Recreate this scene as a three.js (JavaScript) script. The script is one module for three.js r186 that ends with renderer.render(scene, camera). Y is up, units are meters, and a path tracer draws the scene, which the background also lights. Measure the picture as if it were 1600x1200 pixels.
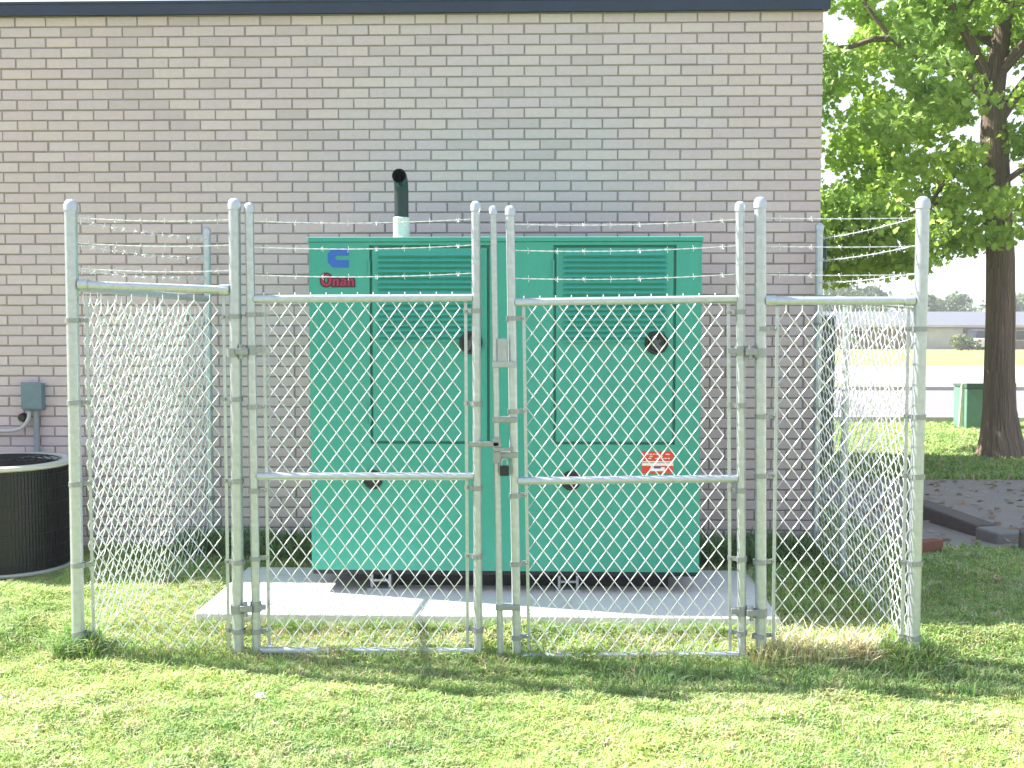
import * as THREE from 'three';
import { mergeGeometries, toCreasedNormals } from 'three/addons/utils/BufferGeometryUtils.js';
import { RoundedBoxGeometry } from 'three/addons/geometries/RoundedBoxGeometry.js';
import { TextGeometry } from 'three/addons/geometries/TextGeometry.js';
import { FontLoader } from 'three/addons/loaders/FontLoader.js';

// ---------------------------------------------------------------- camera, sky, sun, exposure
const scene = new THREE.Scene();
const camera = new THREE.PerspectiveCamera(33.398, 4 / 3, 0.1, 2000);
camera.position.set(0, 1.6, 8.45);
{
  const yaw = THREE.MathUtils.degToRad(2), pitch = Math.atan(130 / 2000);
  camera.lookAt(-Math.sin(yaw) * Math.cos(pitch), 1.6 - Math.sin(pitch), 8.45 - Math.cos(yaw) * Math.cos(pitch));
}
const renderer = new THREE.WebGLRenderer({ antialias: true });
renderer.setSize(1024, 768);
renderer.toneMapping = THREE.LinearToneMapping;
renderer.toneMappingExposure = 3.95;
renderer.shadowMap.enabled = true;
scene.fog = new THREE.FogExp2(new THREE.Color(0.9, 0.95, 1.0), 0.0009);

const SUN = new THREE.Vector3(-0.95, 1.0, -0.25).normalize();
const sun = new THREE.DirectionalLight(new THREE.Color(1.0, 0.95, 0.87), 5);
sun.position.copy(SUN).multiplyScalar(60);
sun.target.position.set(0, 0, 0);
sun.castShadow = true;
sun.shadow.radius = 1.2;
sun.shadow.mapSize.set(4096, 4096);
Object.assign(sun.shadow.camera, { left: -25, right: 25, top: 25, bottom: -25, near: 1, far: 200 });
sun.name = 'sun';
scene.add(sun, sun.target);
{
  const W = 256, H = 128, d = new Float32Array(W * H * 4);
  for (let j = 0; j < H; j++) {
    const el = ((j + 0.5) / H - 0.5) * Math.PI, y = Math.sin(el);
    for (let i = 0; i < W; i++) {
      const az = ((i + 0.5) / W - 0.5) * 2 * Math.PI;
      const x = Math.cos(az) * Math.cos(el), z = Math.sin(az) * Math.cos(el);
      const t = Math.pow(Math.max(0, y), 0.5);
      const c = x * SUN.x + y * SUN.y + z * SUN.z;
      const halo = 0.35 * Math.pow(Math.max(0, c), 6);
      const low = (y < 0 ? 0.35 : 1) * 0.32;
      const o = (j * W + i) * 4;
      d[o] = low * (1.18 + (0.52 - 1.18) * t + halo);
      d[o + 1] = low * (1.20 + (0.72 - 1.20) * t + halo);
      d[o + 2] = low * (1.24 + (1.05 - 1.24) * t + halo * 0.95);
      d[o + 3] = 1;
    }
  }
  const t = new THREE.DataTexture(d, W, H, THREE.RGBAFormat, THREE.FloatType);
  t.mapping = THREE.EquirectangularReflectionMapping;
  t.magFilter = THREE.LinearFilter;
  t.needsUpdate = true;
  scene.background = t;
  scene.environment = t;
}

// ---------------------------------------------------------------- helpers
function rng(seed) {
  let s = seed >>> 0;
  return () => { s = (s + 0x6d2b79f5) | 0; let t = Math.imul(s ^ (s >>> 15), 1 | s); t = (t + Math.imul(t ^ (t >>> 7), 61 | t)) ^ t; return ((t ^ (t >>> 14)) >>> 0) / 4294967296; };
}
const R0 = rng(7);
const rr = (a, b, r = R0) => a + (b - a) * r();
const V = (x, y, z) => new THREE.Vector3(x, y, z);
const smooth = (a, b, x) => { const t = Math.min(1, Math.max(0, (x - a) / (b - a))); return t * t * (3 - 2 * t); };
const hash = (x, y, s) => { let h = Math.imul(x | 0, 374761393) ^ Math.imul(y | 0, 668265263) ^ Math.imul(s | 0, 1442695041); h = Math.imul(h ^ (h >>> 13), 1274126177); return ((h ^ (h >>> 16)) >>> 0) / 4294967296; };
function vnoise(x, y, s = 0, per = 0) {
  const ix = Math.floor(x), iy = Math.floor(y), fx = x - ix, fy = y - iy;
  const w = (a) => (per ? ((a % per) + per) % per : a);
  const u = fx * fx * (3 - 2 * fx), v = fy * fy * (3 - 2 * fy);
  const a = hash(w(ix), w(iy), s), b = hash(w(ix + 1), w(iy), s), c = hash(w(ix), w(iy + 1), s), d = hash(w(ix + 1), w(iy + 1), s);
  return a + (b - a) * u + (c - a) * v + (a - b - c + d) * u * v;
}
const fbm = (x, y, s, n = 4, per = 0) => { let t = 0, a = 0.5, m = 0; for (let i = 0; i < n; i++) { t += a * vnoise(x, y, s + i, per); m += a; x *= 2; y *= 2; per *= 2; a *= 0.5; } return t / m; };
function tex(n, f, srgb) {
  const d = new Uint8Array(n * n * 4);
  for (let j = 0; j < n; j++) for (let i = 0; i < n; i++) {
    const c = f(i / n, j / n), o = (j * n + i) * 4;
    for (let k = 0; k < 3; k++) d[o + k] = Math.max(0, Math.min(255, Math.round((Array.isArray(c) ? c[k] : c) * 255)));
    d[o + 3] = 255;
  }
  const t = new THREE.DataTexture(d, n, n);
  t.wrapS = t.wrapT = THREE.RepeatWrapping;
  t.magFilter = THREE.LinearFilter;
  t.minFilter = THREE.LinearMipmapLinearFilter;
  if (srgb) t.colorSpace = THREE.SRGBColorSpace;
  t.needsUpdate = true;
  return t;
}
const rep = (t, s) => { const c = t.clone(); c.repeat.set(s, s); c.needsUpdate = true; return c; };
const col = (r, g, b) => new THREE.Color().setRGB(r, g, b);

const used = new Map();
function numbered(name) { const n = used.get(name) || 0; used.set(name, n + 1); return n ? `${name}_${String(n).padStart(3, '0')}` : name; }
function tag(o, label, category, group, kind) {
  o.userData = {};
  if (label) o.userData.label = label;
  if (category) o.userData.category = category;
  if (group) o.userData.group = group;
  if (kind) o.userData.kind = kind;
  return o;
}
function thing(name, label, category, pos = [0, 0, 0], group, turn = 0) {
  const o = new THREE.Group();
  o.name = numbered(name);
  o.position.set(...pos);
  o.rotation.y = turn;
  tag(o, label, category, group);
  scene.add(o);
  return o;
}
function mesh(name, geo, mat, parent = scene, label) {
  const g = Array.isArray(geo) ? (geo.length > 1 ? mergeGeometries(geo.map((q) => (q.index ? q.toNonIndexed() : q))) : geo[0]) : geo;
  if (!g) throw new Error('merge failed for ' + name);
  const m = new THREE.Mesh(g, mat);
  m.name = parent === scene ? numbered(name) : name;
  m.castShadow = m.receiveShadow = true;
  if (label) m.userData.label = label;
  parent.add(m);
  return m;
}
function structure(name, geo, mat, label) { const m = mesh(name, geo, mat); m.userData = { kind: 'structure', label }; return m; }
const clean = (g) => { for (const k of Object.keys(g.attributes)) if (!['position', 'normal', 'uv'].includes(k)) g.deleteAttribute(k); return g; };
// box from corner to corner, with its uv in metres
function bx(x0, y0, z0, x1, y1, z1, bevel = 0) {
  const w = x1 - x0, h = y1 - y0, d = z1 - z0;
  const g = bevel ? new RoundedBoxGeometry(w, h, d, 1, bevel) : new THREE.BoxGeometry(w, h, d);
  g.translate((x0 + x1) / 2, (y0 + y1) / 2, (z0 + z1) / 2);
  return boxUV(g);
}
function boxUV(g) {
  if (g.index) { const n = g.toNonIndexed(); g = n; }
  const p = g.attributes.position, uv = new Float32Array(p.count * 2), a = V(), b = V(), c = V(), n = V();
  for (let i = 0; i < p.count; i += 3) {
    a.fromBufferAttribute(p, i); b.fromBufferAttribute(p, i + 1); c.fromBufferAttribute(p, i + 2);
    n.crossVectors(b.clone().sub(a), c.clone().sub(a));
    const ax = Math.abs(n.x), ay = Math.abs(n.y), az = Math.abs(n.z);
    [a, b, c].forEach((q, k) => {
      const o = (i + k) * 2;
      if (az >= ax && az >= ay) { uv[o] = q.x; uv[o + 1] = q.y; } else if (ax >= ay) { uv[o] = q.z; uv[o + 1] = q.y; } else { uv[o] = q.x; uv[o + 1] = q.z; }
    });
  }
  g.setAttribute('uv', new THREE.BufferAttribute(uv, 2));
  return clean(g);
}
// tapered tube along points
function sweep(pts, rad, sides = 8, caps = true, bump) {
  const n = pts.length, P = [], U = [], I = [];
  const T = pts.map((p, i) => V().subVectors(pts[Math.min(n - 1, i + 1)], pts[Math.max(0, i - 1)]).normalize());
  let N = Math.abs(T[0].y) > 0.9 ? V(1, 0, 0) : V(0, 1, 0);
  let len = 0;
  const at = (q) => (Array.isArray(rad) ? rad[q] : rad);
  for (let i = 0; i < n; i++) {
    N.addScaledVector(T[i], -N.dot(T[i])).normalize();
    const B = V().crossVectors(T[i], N);
    if (i) len += pts[i].distanceTo(pts[i - 1]);
    for (let k = 0; k <= sides; k++) {
      const a = (k / sides) * Math.PI * 2, r = at(i) * (bump ? bump(i, k % sides) : 1);
      P.push(pts[i].x + (N.x * Math.cos(a) + B.x * Math.sin(a)) * r, pts[i].y + (N.y * Math.cos(a) + B.y * Math.sin(a)) * r, pts[i].z + (N.z * Math.cos(a) + B.z * Math.sin(a)) * r);
      U.push((k / sides) * Math.PI * 2 * at(0), len);
    }
  }
  const w = sides + 1;
  for (let i = 0; i < n - 1; i++) for (let k = 0; k < sides; k++) { const a = i * w + k, b = a + w; I.push(a, b, a + 1, a + 1, b, b + 1); }
  const flip = [];
  for (let i = 0; i < I.length; i += 3) flip.push(I[i], I[i + 2], I[i + 1]);
  let idx = flip;
  if (caps) {
    for (const e of [0, n - 1]) {
      const c = P.length / 3;
      P.push(pts[e].x, pts[e].y, pts[e].z); U.push(0, 0);
      for (let k = 0; k < sides; k++) { const a = e * w + k, b = e * w + k + 1; e ? idx.push(c, a, b) : idx.push(c, b, a); }
    }
  }
  const g = new THREE.BufferGeometry();
  g.setAttribute('position', new THREE.Float32BufferAttribute(P, 3));
  g.setAttribute('uv', new THREE.Float32BufferAttribute(U, 2));
  g.setIndex(idx);
  g.computeVertexNormals();
  return g;
}
const rod = (a, b, r, sides = 14) => { const g = toCreasedNormals(sweep([a, b], r, sides).toNonIndexed(), 0.9); return clean(g); };
const creased = (g, a = 0.6) => clean(toCreasedNormals(g.index ? g.toNonIndexed() : g, a));
const lathe = (pts, seg = 24, cr = 0.6) => creased(new THREE.LatheGeometry(pts.map((p) => new THREE.Vector2(...p)), seg), cr);
const extr = (shape, depth, bevel = 0) => boxUV(creased(new THREE.ExtrudeGeometry(shape, { depth, bevelEnabled: bevel > 0, bevelSize: bevel, bevelThickness: bevel, bevelSegments: 1, curveSegments: 14 })));
const shp = (pts) => { const s = new THREE.Shape(); pts.forEach((p, i) => (i ? s.lineTo(...p) : s.moveTo(...p))); s.closePath(); return s; };

// the ground's height falls away from the wall (z = 0) both ways
const KN = [[-700, -3.9], [-400, -3.6], [-112, -2.9], [-45, -1.25], [-22, -0.62], [-7, -0.3], [0, -0.06], [1.72, -0.15], [1.98, -0.215], [2.12, -0.262], [6, -0.375], [30, -1.0]];
function gy(z) {
  for (let i = 1; i < KN.length; i++) if (z <= KN[i][0]) { const [a, ya] = KN[i - 1], [b, yb] = KN[i]; return ya + ((yb - ya) * (z - a)) / (b - a); }
  return -1;
}
function sheet(xs, zs, lift, wob = 0, seed = 1) {
  const P = [], U = [], I = [];
  zs.forEach((z, j) => xs.forEach((x, i) => {
    const e = wob && (i === 0 || i === xs.length - 1) ? (vnoise(z * 1.7, i, seed) - 0.5) * wob : 0;
    P.push(x + e, gy(z) + lift, z); U.push(x, z);
  }));
  for (let j = 0; j < zs.length - 1; j++) for (let i = 0; i < xs.length - 1; i++) { const a = j * xs.length + i, b = a + xs.length; I.push(a, b, a + 1, a + 1, b, b + 1); }
  const g = new THREE.BufferGeometry();
  g.setAttribute('position', new THREE.Float32BufferAttribute(P, 3));
  g.setAttribute('uv', new THREE.Float32BufferAttribute(U, 2));
  g.setIndex(I); g.computeVertexNormals();
  return g;
}
const range = (a, b, n) => Array.from({ length: n + 1 }, (_, i) => a + ((b - a) * i) / n);

// ---------------------------------------------------------------- materials
const std = (o) => new THREE.MeshStandardMaterial(o);
const grain = tex(256, (u, v) => 0.80 + 0.2 * (0.5 * fbm(u * 16, v * 16, 3, 4, 16) + 0.5 * vnoise(u * 128, v * 128, 9, 128)) , false);
const grainBump = tex(256, (u, v) => 0.5 * fbm(u * 32, v * 32, 21, 3, 32) + 0.5 * vnoise(u * 128, v * 128, 29, 128), false);
const patchy = tex(256, (u, v) => 0.72 + 0.28 * fbm(u * 6, v * 6, 41, 5, 6), false);
const speckle = tex(256, (u, v) => 0.62 + 0.38 * (0.35 * fbm(u * 8, v * 8, 51, 4, 8) + 0.65 * vnoise(u * 128, v * 128, 55, 128)), false);
const spangle = tex(128, (u, v) => 0.78 + 0.22 * fbm(u * 10, v * 10, 61, 3, 10), false);
const M = {};
const BRICK_TONES = [[0.572, 0.464, 0.475], [0.626, 0.501, 0.514], [0.636, 0.516, 0.518], [0.616, 0.506, 0.523], [0.658, 0.531, 0.529], [0.631, 0.501, 0.529], [0.668, 0.55, 0.553], [0.647, 0.536, 0.56]];   // darkest first
const brickMap = rep(grain, 3), brickBump = rep(grainBump, 4);
M.bricks = BRICK_TONES.map((c) => std({ color: col(...c), map: brickMap, bumpMap: brickBump, bumpScale: 0.0012, roughness: 0.78 }));
M.brickAll = std({ vertexColors: true, map: brickMap, bumpMap: brickBump, bumpScale: 0.0012, roughness: 0.78 });
M.mortar = std({ color: col(0.39, 0.345, 0.335), map: rep(speckle, 4), bumpMap: brickBump, bumpScale: 0.003, roughness: 0.95 });
M.coping = std({ color: col(0.03, 0.045, 0.075), roughness: 0.35, metalness: 0.3, map: rep(patchy, 1) });
M.roof = std({ color: col(0.45, 0.45, 0.44), roughness: 0.9, map: rep(speckle, 1) });
M.zinc = std({ color: col(0.53, 0.565, 0.60), metalness: 0.5, roughness: 0.38, map: rep(spangle, 6), roughnessMap: rep(spangle, 5) });
M.wire = std({ color: col(0.78, 0.79, 0.81), metalness: 0.5, roughness: 0.36 });
M.zincDull = std({ color: col(0.34, 0.36, 0.37), metalness: 0.6, roughness: 0.5, map: rep(spangle, 8) });
const faded = tex(512, (u, v) => { const a = fbm(u * 4, v * 4, 161, 4, 4), st = fbm(u * 70, v * 2, 167, 3), d = vnoise(u * 128, v * 128, 173, 128); const k = 0.76 + 0.14 * a + 0.12 * (st - 0.4) * smooth(0.3, 0.7, fbm(u * 6, v * 2, 181, 2, 2)) + 0.05 * d; return [Math.min(1, k + 0.05 * st), k, k]; }, false);
M.green = std({ color: col(0.042, 0.375, 0.285), roughness: 0.45, map: rep(faded, 0.55), roughnessMap: rep(patchy, 1.1), bumpMap: rep(patchy, 2), bumpScale: 0.0015 });
M.greenDoor = std({ color: col(0.04, 0.37, 0.285), roughness: 0.45, map: rep(faded, 0.63), roughnessMap: rep(patchy, 0.9), bumpMap: rep(patchy, 2), bumpScale: 0.0015 });
M.blackPlastic = std({ color: col(0.012, 0.012, 0.014), roughness: 0.45, map: rep(grain, 4) });
M.handle = std({ color: col(0.10, 0.105, 0.11), roughness: 0.45, metalness: 0.3, map: rep(grain, 4) });
M.darkSteel = std({ color: col(0.02, 0.02, 0.022), roughness: 0.6, metalness: 0.2, map: rep(grain, 3) });
M.greySteel = std({ color: col(0.42, 0.44, 0.47), roughness: 0.45, metalness: 0.4, map: rep(spangle, 6) });
M.exhaust = std({ color: col(0.03, 0.05, 0.05), roughness: 0.45, metalness: 0.4, map: rep(patchy, 4) });
M.exhaustIn = std({ color: col(0.006, 0.006, 0.006), roughness: 0.95, map: rep(grain, 4) });
M.alu = std({ color: col(0.72, 0.71, 0.68), roughness: 0.5, metalness: 0.5, map: rep(spangle, 6) });
const stained = tex(512, (u, v) => { const a = fbm(u * 5, v * 5, 131, 5, 5), b = vnoise(u * 256, v * 256, 139, 256), c = smooth(0.55, 0.75, fbm(u * 9 + 0.5, v * 9, 151, 4, 9)); const k = 0.78 + 0.16 * a + 0.12 * (b - 0.5); return [k - 0.10 * c, k - 0.13 * c, k - 0.17 * c]; }, false);
M.concrete = std({ color: col(0.72, 0.69, 0.675), roughness: 0.9, map: rep(stained, 0.8), bumpMap: rep(grainBump, 3), bumpScale: 0.002 });
M.blue = std({ color: col(0.02, 0.13, 0.52), roughness: 0.4, map: rep(grain, 4) });
M.red = std({ color: col(0.42, 0.015, 0.06), roughness: 0.4, map: rep(grain, 4) });
M.maroon = std({ color: col(0.05, 0.012, 0.03), roughness: 0.5, map: rep(grain, 4) });

// ---------------------------------------------------------------- ground, roads, paths
const lawnMap = tex(1024, (u, v) => {
  const a = fbm(u * 12, v * 12, 71, 5, 12), b = vnoise(u * 256, v * 256, 77, 256), c = fbm(u * 40, v * 40, 79, 3, 40);
  const k = 0.6 + 0.7 * (0.4 * a + 0.35 * b + 0.25 * c), s = smooth(0.5, 0.72, a * 0.6 + b * 0.4);
  return [0.50 * k + 0.15 * s, 0.55 * k + 0.06 * s, 0.30 * k + 0.10 * s];
}, true);
M.lawn = std({ map: rep(lawnMap, 0.37), roughness: 1, bumpMap: rep(grainBump, 1), bumpScale: 0.02 });
{
  const zs = [...new Set([...KN.map((k) => k[0]), -51, -28.6, -24.6, -13.2, ...range(-7, 6, 26), ...range(-22, -7, 10), ...range(-112, -45, 8)])].sort((a, b) => a - b);
  structure('lawn', sheet([-600, -120, -30, -8, -4, 0, 4, 8, 30, 120, 600], zs, 0), M.lawn, 'pale green lawn falling away from the brick wall to the street');
}
M.asphalt = std({ color: col(0.21, 0.19, 0.215), roughness: 0.9, map: rep(speckle, 0.5) });
M.paving = std({ color: col(0.46, 0.44, 0.425), roughness: 0.9, map: rep(speckle, 0.3) });
M.path = std({ color: col(0.31, 0.275, 0.25), roughness: 0.95, map: rep(speckle, 1.2), bumpMap: rep(grainBump, 2), bumpScale: 0.006 });
structure('road', sheet([-120, 0, 60, 160], [-24.6, -22, -13.2], 0.004), M.asphalt, 'lavender grey street beyond the shaded lawn');
structure('concrete_drive', sheet([-120, 13.2, 60, 160], [-51, -45, -28.6], 0.004), M.paving, 'sun bleached pale concrete between the street and the far house');
for (const [z, l] of [[-13.05, 'low pale kerb on the near side of the street'], [-24.75, 'low pale kerb on the far side of the street']]) structure('kerb', bx(-120, gy(z) - 0.2, z - 0.09, 160, gy(z) + 0.11, z + 0.09, 0.02), M.paving, l);
structure('path', sheet([2.2, 3.4, 5.5, 9, 16], range(-4.7, -0.15, 12), 0.004, 0.3), M.path, 'shaded grey path beside the brick building');

// ---------------------------------------------------------------- brick building
const TOP = 3.47, EAST = 1.718, WEST = -11, BACK = -8;
const CW = 0.2035, CH = 0.0677, JT = 0.0095;
const building = thing('brick_building', 'pale brick building behind the fenced green generator', 'building');
mesh('wall', [bx(WEST, -0.4, BACK, EAST - 0.008, TOP, -0.008)], M.mortar, building);
function brickGeo(w, seed) {   // front face at z = 0, chamfered, slightly uneven
  const r = rng(seed), c = 0.0035, h = CH - JT, d = 0.05, q = () => (r() - 0.5) * 0.0016;
  const x0 = -w / 2 + q(), x1 = w / 2 + q(), y0 = -h / 2 + q(), y1 = h / 2 + q();
  const ring = (i, z) => [[x0 + i, y0 + i, z + q()], [x1 - i, y0 + i, z + q()], [x1 - i, y1 - i, z + q()], [x0 + i, y1 - i, z + q()]];
  const A = ring(0, -d), B = ring(0, -c), C = ring(c, 0), P = [];
  const quad = (a, b, e, f) => P.push(...a, ...b, ...e, ...a, ...e, ...f);
  for (let k = 0; k < 4; k++) { const n = (k + 1) % 4; quad(A[k], A[n], B[n], B[k]); quad(B[k], B[n], C[n], C[k]); }
  quad(C[0], C[1], C[2], C[3]);
  const g = new THREE.BufferGeometry();
  g.setAttribute('position', new THREE.Float32BufferAttribute(P, 3));
  g.computeVertexNormals();
  const u = boxUV(g), uv = u.attributes.uv;
  const ox = r(), oy = r();
  for (let i = 0; i < uv.count; i++) uv.setXY(i, uv.getX(i) + ox, uv.getY(i) + oy);
  return u;
}
{
  const rb = rng(99);
  const stretch = Array.from({ length: 6 }, (_, i) => brickGeo(CW - JT, 300 + i)), half = Array.from({ length: 3 }, (_, i) => brickGeo(CW / 2 - JT, 340 + i));
  const rest = [];
  let singles = 0;
  const put = (geo, x, y, z, ry, tone, alone) => {
    const dz = rr(-0.0025, 0.0025, rb);
    tone = Math.max(0, Math.min(7, Math.floor(8 * (0.5 + 0.55 * (fbm((x + z) * 0.7 + 20, y * 0.5, 17, 3) - 0.5) + 0.75 * (rb() - 0.5) - (!ry && x > -2.98 && x < -2.6 ? 0.35 * smooth(1.7, 2.6, y) * (0.5 + fbm(x * 4, y * 3, 23, 2)) : 0)))));
    if (ry) z += rr(-0.002, 0.002, rb); else if (x < EAST - CW) x += rr(-0.0022, 0.0022, rb);
    y += rr(-0.0012, 0.0012, rb);
    if (alone && singles < 300) {
      singles++;
      const m = mesh(singles === 1 ? 'brick' : `brick_${String(singles - 1).padStart(3, '0')}`, geo, M.bricks[tone], building);
      m.position.set(x, y, z + dz);
      return;
    }
    const g = geo.clone();
    if (ry) g.rotateY(ry);
    g.translate(x + (ry ? dz : 0), y, z + (ry ? 0 : dz));
    const c = new Float32Array(g.attributes.position.count * 3);
    for (let i = 0; i < c.length; i++) c[i] = BRICK_TONES[tone][i % 3];
    g.setAttribute('color', new THREE.BufferAttribute(c, 3));
    rest.push(g);
  };
  const rows = Math.ceil((TOP + 0.14) / CH);
  for (let k = 0; k < rows; k++) {
    const y = TOP - CH * (k + 0.5) - 0.004;
    // front face
    let x = EAST;
    if (k % 2) { put(half[k % 3], x - CW / 2 / 2 + JT / 4, y, 0, 0, Math.floor(rb() * 8), false); x -= CW / 2; }
    for (let i = 0; x - CW > -6.4; i++, x -= CW) put(stretch[Math.floor(rb() * 6)], x - CW / 2, y, 0, 0, Math.floor(rb() * 8), k < 18 && i < 17);
    // side face
    let z = -0.055 - (k % 2 ? CW / 2 : 0);
    for (; z - CW > BACK; z -= CW) put(stretch[Math.floor(rb() * 6)], EAST, y, z - CW / 2, Math.PI / 2, Math.floor(rb() * 8), false);
  }
  const m = mesh('brickwork', mergeGeometries(rest), M.brickAll, building);
  m.userData.kind = 'stuff';
}
mesh('roof', bx(WEST, TOP + 0.01, BACK, EAST - 0.02, TOP + 0.05, -0.03), M.roof, building);
{
  const prof = shp([[-0.05, 0.002], [0.03, 0.002], [0.03, 0.0], [0.044, -0.006], [0.044, 0.062], [0.05, 0.068], [0.05, 0.082], [-0.3, 0.09], [-0.3, 0.06], [-0.05, 0.06]]);
  const g = extr(prof, EAST + 0.03 - WEST);
  g.rotateY(Math.PI / 2); g.scale(1, 1, -1);
  // profile x is now depth towards the camera
  const p = g.attributes.position;
  g.translate(WEST, TOP, 0);
  const idx = p.array;
  for (let i = 0; i < p.count; i += 3) for (let k = 0; k < 3; k++) { const a = (i + 1) * 3 + k, b = (i + 2) * 3 + k, t = idx[a]; idx[a] = idx[b]; idx[b] = t; }
  g.computeVertexNormals();
  mesh('roof_coping', boxUV(g), M.coping, building);
}

// ---------------------------------------------------------------- generator on its pad
const PADY = -0.08;
{
  const pad = mesh('concrete_pad', [bx(-1.95, -0.32, 0.5, 1.19, PADY, 1.7, 0.012)], M.concrete);
  tag(pad, 'pale concrete slab under the green generator', 'concrete slab');
}
const gen = thing('generator', 'large teal green generator enclosure behind the chain link gates', 'generator', [0, PADY, 0]);
{
  const o = -PADY, GX0 = -1.413, GX1 = 0.818, Y0 = 0.047 + o, Y1 = 1.962 + o, ZF = 1.17, ZB = 0.36;
  const D = [[-1.066, -0.381], [-0.019, 0.674]], DY0 = 0.782 + o, DY1 = 1.945 + o, GAP = 0.015;
  const front = shp([[GX0, Y0], [GX1, Y0], [GX1, Y1 - 0.03], [GX0, Y1 - 0.03]]);
  for (const [a, b] of D) { const hole = new THREE.Path(); hole.moveTo(a, DY0); hole.lineTo(a, DY1 - 0.03); hole.lineTo(b, DY1 - 0.03); hole.lineTo(b, DY0); hole.closePath(); front.holes.push(hole); }
  const fp = extr(front, 0.028); fp.translate(0, 0, ZF - 0.028);
  mesh('housing', [fp, bx(GX0, Y0, ZB, GX1, Y1 - 0.03, ZF - 0.031)], M.green, gen);
  mesh('top_cover', bx(GX0 - 0.008, Y1 - 0.028, ZB - 0.01, GX1 + 0.008, Y1, ZF + 0.008, 0.006), M.green, gen);
  mesh('base_flange', bx(GX0 + 0.004, Y0 - 0.028, ZB + 0.01, GX1 - 0.004, Y0 - 0.002, ZF - 0.012, 0.004), M.darkSteel, gen);
  // skid rails and cross members under the housing
  mesh('skid', [bx(-0.93, 0.0, 0.92, 0.66, Y0 - 0.03, 0.98), bx(-0.93, 0.0, 0.45, 0.66, Y0 - 0.03, 0.51), bx(-0.90, 0.01, 0.52, -0.84, Y0 - 0.04, 0.91), bx(0.56, 0.01, 0.52, 0.62, Y0 - 0.04, 0.91), bx(-0.2, 0.01, 0.52, -0.12, Y0 - 0.04, 0.91)], M.darkSteel, gen);
  for (const x of [-1.02, 0.07]) {
    const f = mesh('support_foot', [bx(x - 0.075, 0, 1.02, x + 0.075, 0.014, 1.15), bx(x - 0.06, 0.0145, 1.05, x - 0.045, Y0 - 0.03, 1.12), bx(x + 0.045, 0.0145, 1.05, x + 0.06, Y0 - 0.03, 1.12), bx(x - 0.044, 0.05, 1.05, x + 0.044, 0.062, 1.12)], M.greySteel, gen);
    mesh('bolt', rod(V(x, 0.0625, 1.085), V(x, 0.10, 1.085), 0.014, 8), M.darkSteel, f);
  }
  const louvre = (w) => {
    const s = shp([[0, 0.024], [0.0165, 0.003], [0.0165, 0.0], [0.013, 0.0], [0, 0.017]]);
    const g = extr(s, w); g.rotateY(-Math.PI / 2); g.translate(w / 2, 0, 0);
    return g;
  };
  const LW = 0.58, slat = louvre(LW);
  D.forEach(([a, b], i) => {
    const d = mesh('door', [bx(a + GAP, DY0 + GAP, ZF - 0.026, b - GAP, DY1 - 0.03 - GAP, ZF + 0.003, 0.004)], M.greenDoor, gen);
    const cx = i ? 0.327 : -0.728;
    for (let k = 0; k < 17; k++) { const s = mesh('louvre', slat, M.greenDoor, d); s.position.set(cx, 1.366 + o + k * 0.0306, ZF + 0.003); }
    const lx = i ? 0.563 : -0.487, ly = 1.363 + o;
    const l = mesh('latch', lathe([[0, 0.008], [0.044, 0.008], [0.05, 0.016], [0.062, 0.016], [0.066, 0.01], [0.066, 0.0]], 28).rotateX(Math.PI / 2), M.blackPlastic, d);
    l.position.set(lx, ly, ZF + 0.0185);
    mesh('handle', [bx(-0.011, -0.046, 0.009, 0.011, 0.046, 0.024, 0.004), bx(-0.028, -0.01, 0.010, 0.028, 0.01, 0.02, 0.004)], M.handle, l).rotation.z = i ? 0.5 : -0.4;
    for (const hy of [0.95, 1.78]) mesh('hinge', [rod(V(i ? a - 0.001 : a - 0.001, hy + o - 0.05, ZF + 0.006), V(a - 0.001, hy + o + 0.05, ZF + 0.006), 0.0075, 8)], M.greenDoor, d);
  });
  for (const x of [-1.054, 0.083]) {
    const c = mesh('drain_cap', lathe([[0, 0.006], [0.036, 0.006], [0.04, 0.014], [0.05, 0.014], [0.056, 0.008], [0.056, 0]], 28).rotateX(Math.PI / 2), M.blackPlastic, gen);
    c.position.set(x, 0.574 + o, ZF + 0.001);
  }
  // blue emblem, a squared letter C
  {
    const s = shp([[0.03, 0], [0.12, 0], [0.12, 0.042], [0.052, 0.042], [0.044, 0.047], [0.044, 0.062], [0.052, 0.067], [0.12, 0.067], [0.12, 0.109], [0.03, 0.109], [0, 0.079], [0, 0.03]]);
    const m = mesh('emblem', extr(s, 0.003), M.blue, gen); m.position.set(-1.304, 1.789 + o, ZF + 0.0005);
  }
  const font = await new FontLoader().loadAsync('fonts/droid/droid_sans_bold.typeface.json');
  const word = (t, size, bev) => { const g = new TextGeometry(t, { font, size, depth: 0.002, curveSegments: 5, bevelEnabled: bev > 0, bevelSize: bev, bevelThickness: 0.0004, bevelSegments: 1 }); return clean(g.index ? g.toNonIndexed() : g); };
  {
    const big = 0.066, sm = 0.052;
    const parts = (bev) => [word('O', big, bev), word('nan', sm, bev).translate(0.066, 0, 0)];
    const outl = mesh('lettering_outline', parts(0.009), M.maroon, gen); outl.position.set(-1.348, 1.685 + o, ZF + 0.0006);
    const red = mesh('lettering', parts(0), M.red, gen); red.position.set(-1.348, 1.685 + o, ZF + 0.0025);
  }
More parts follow.
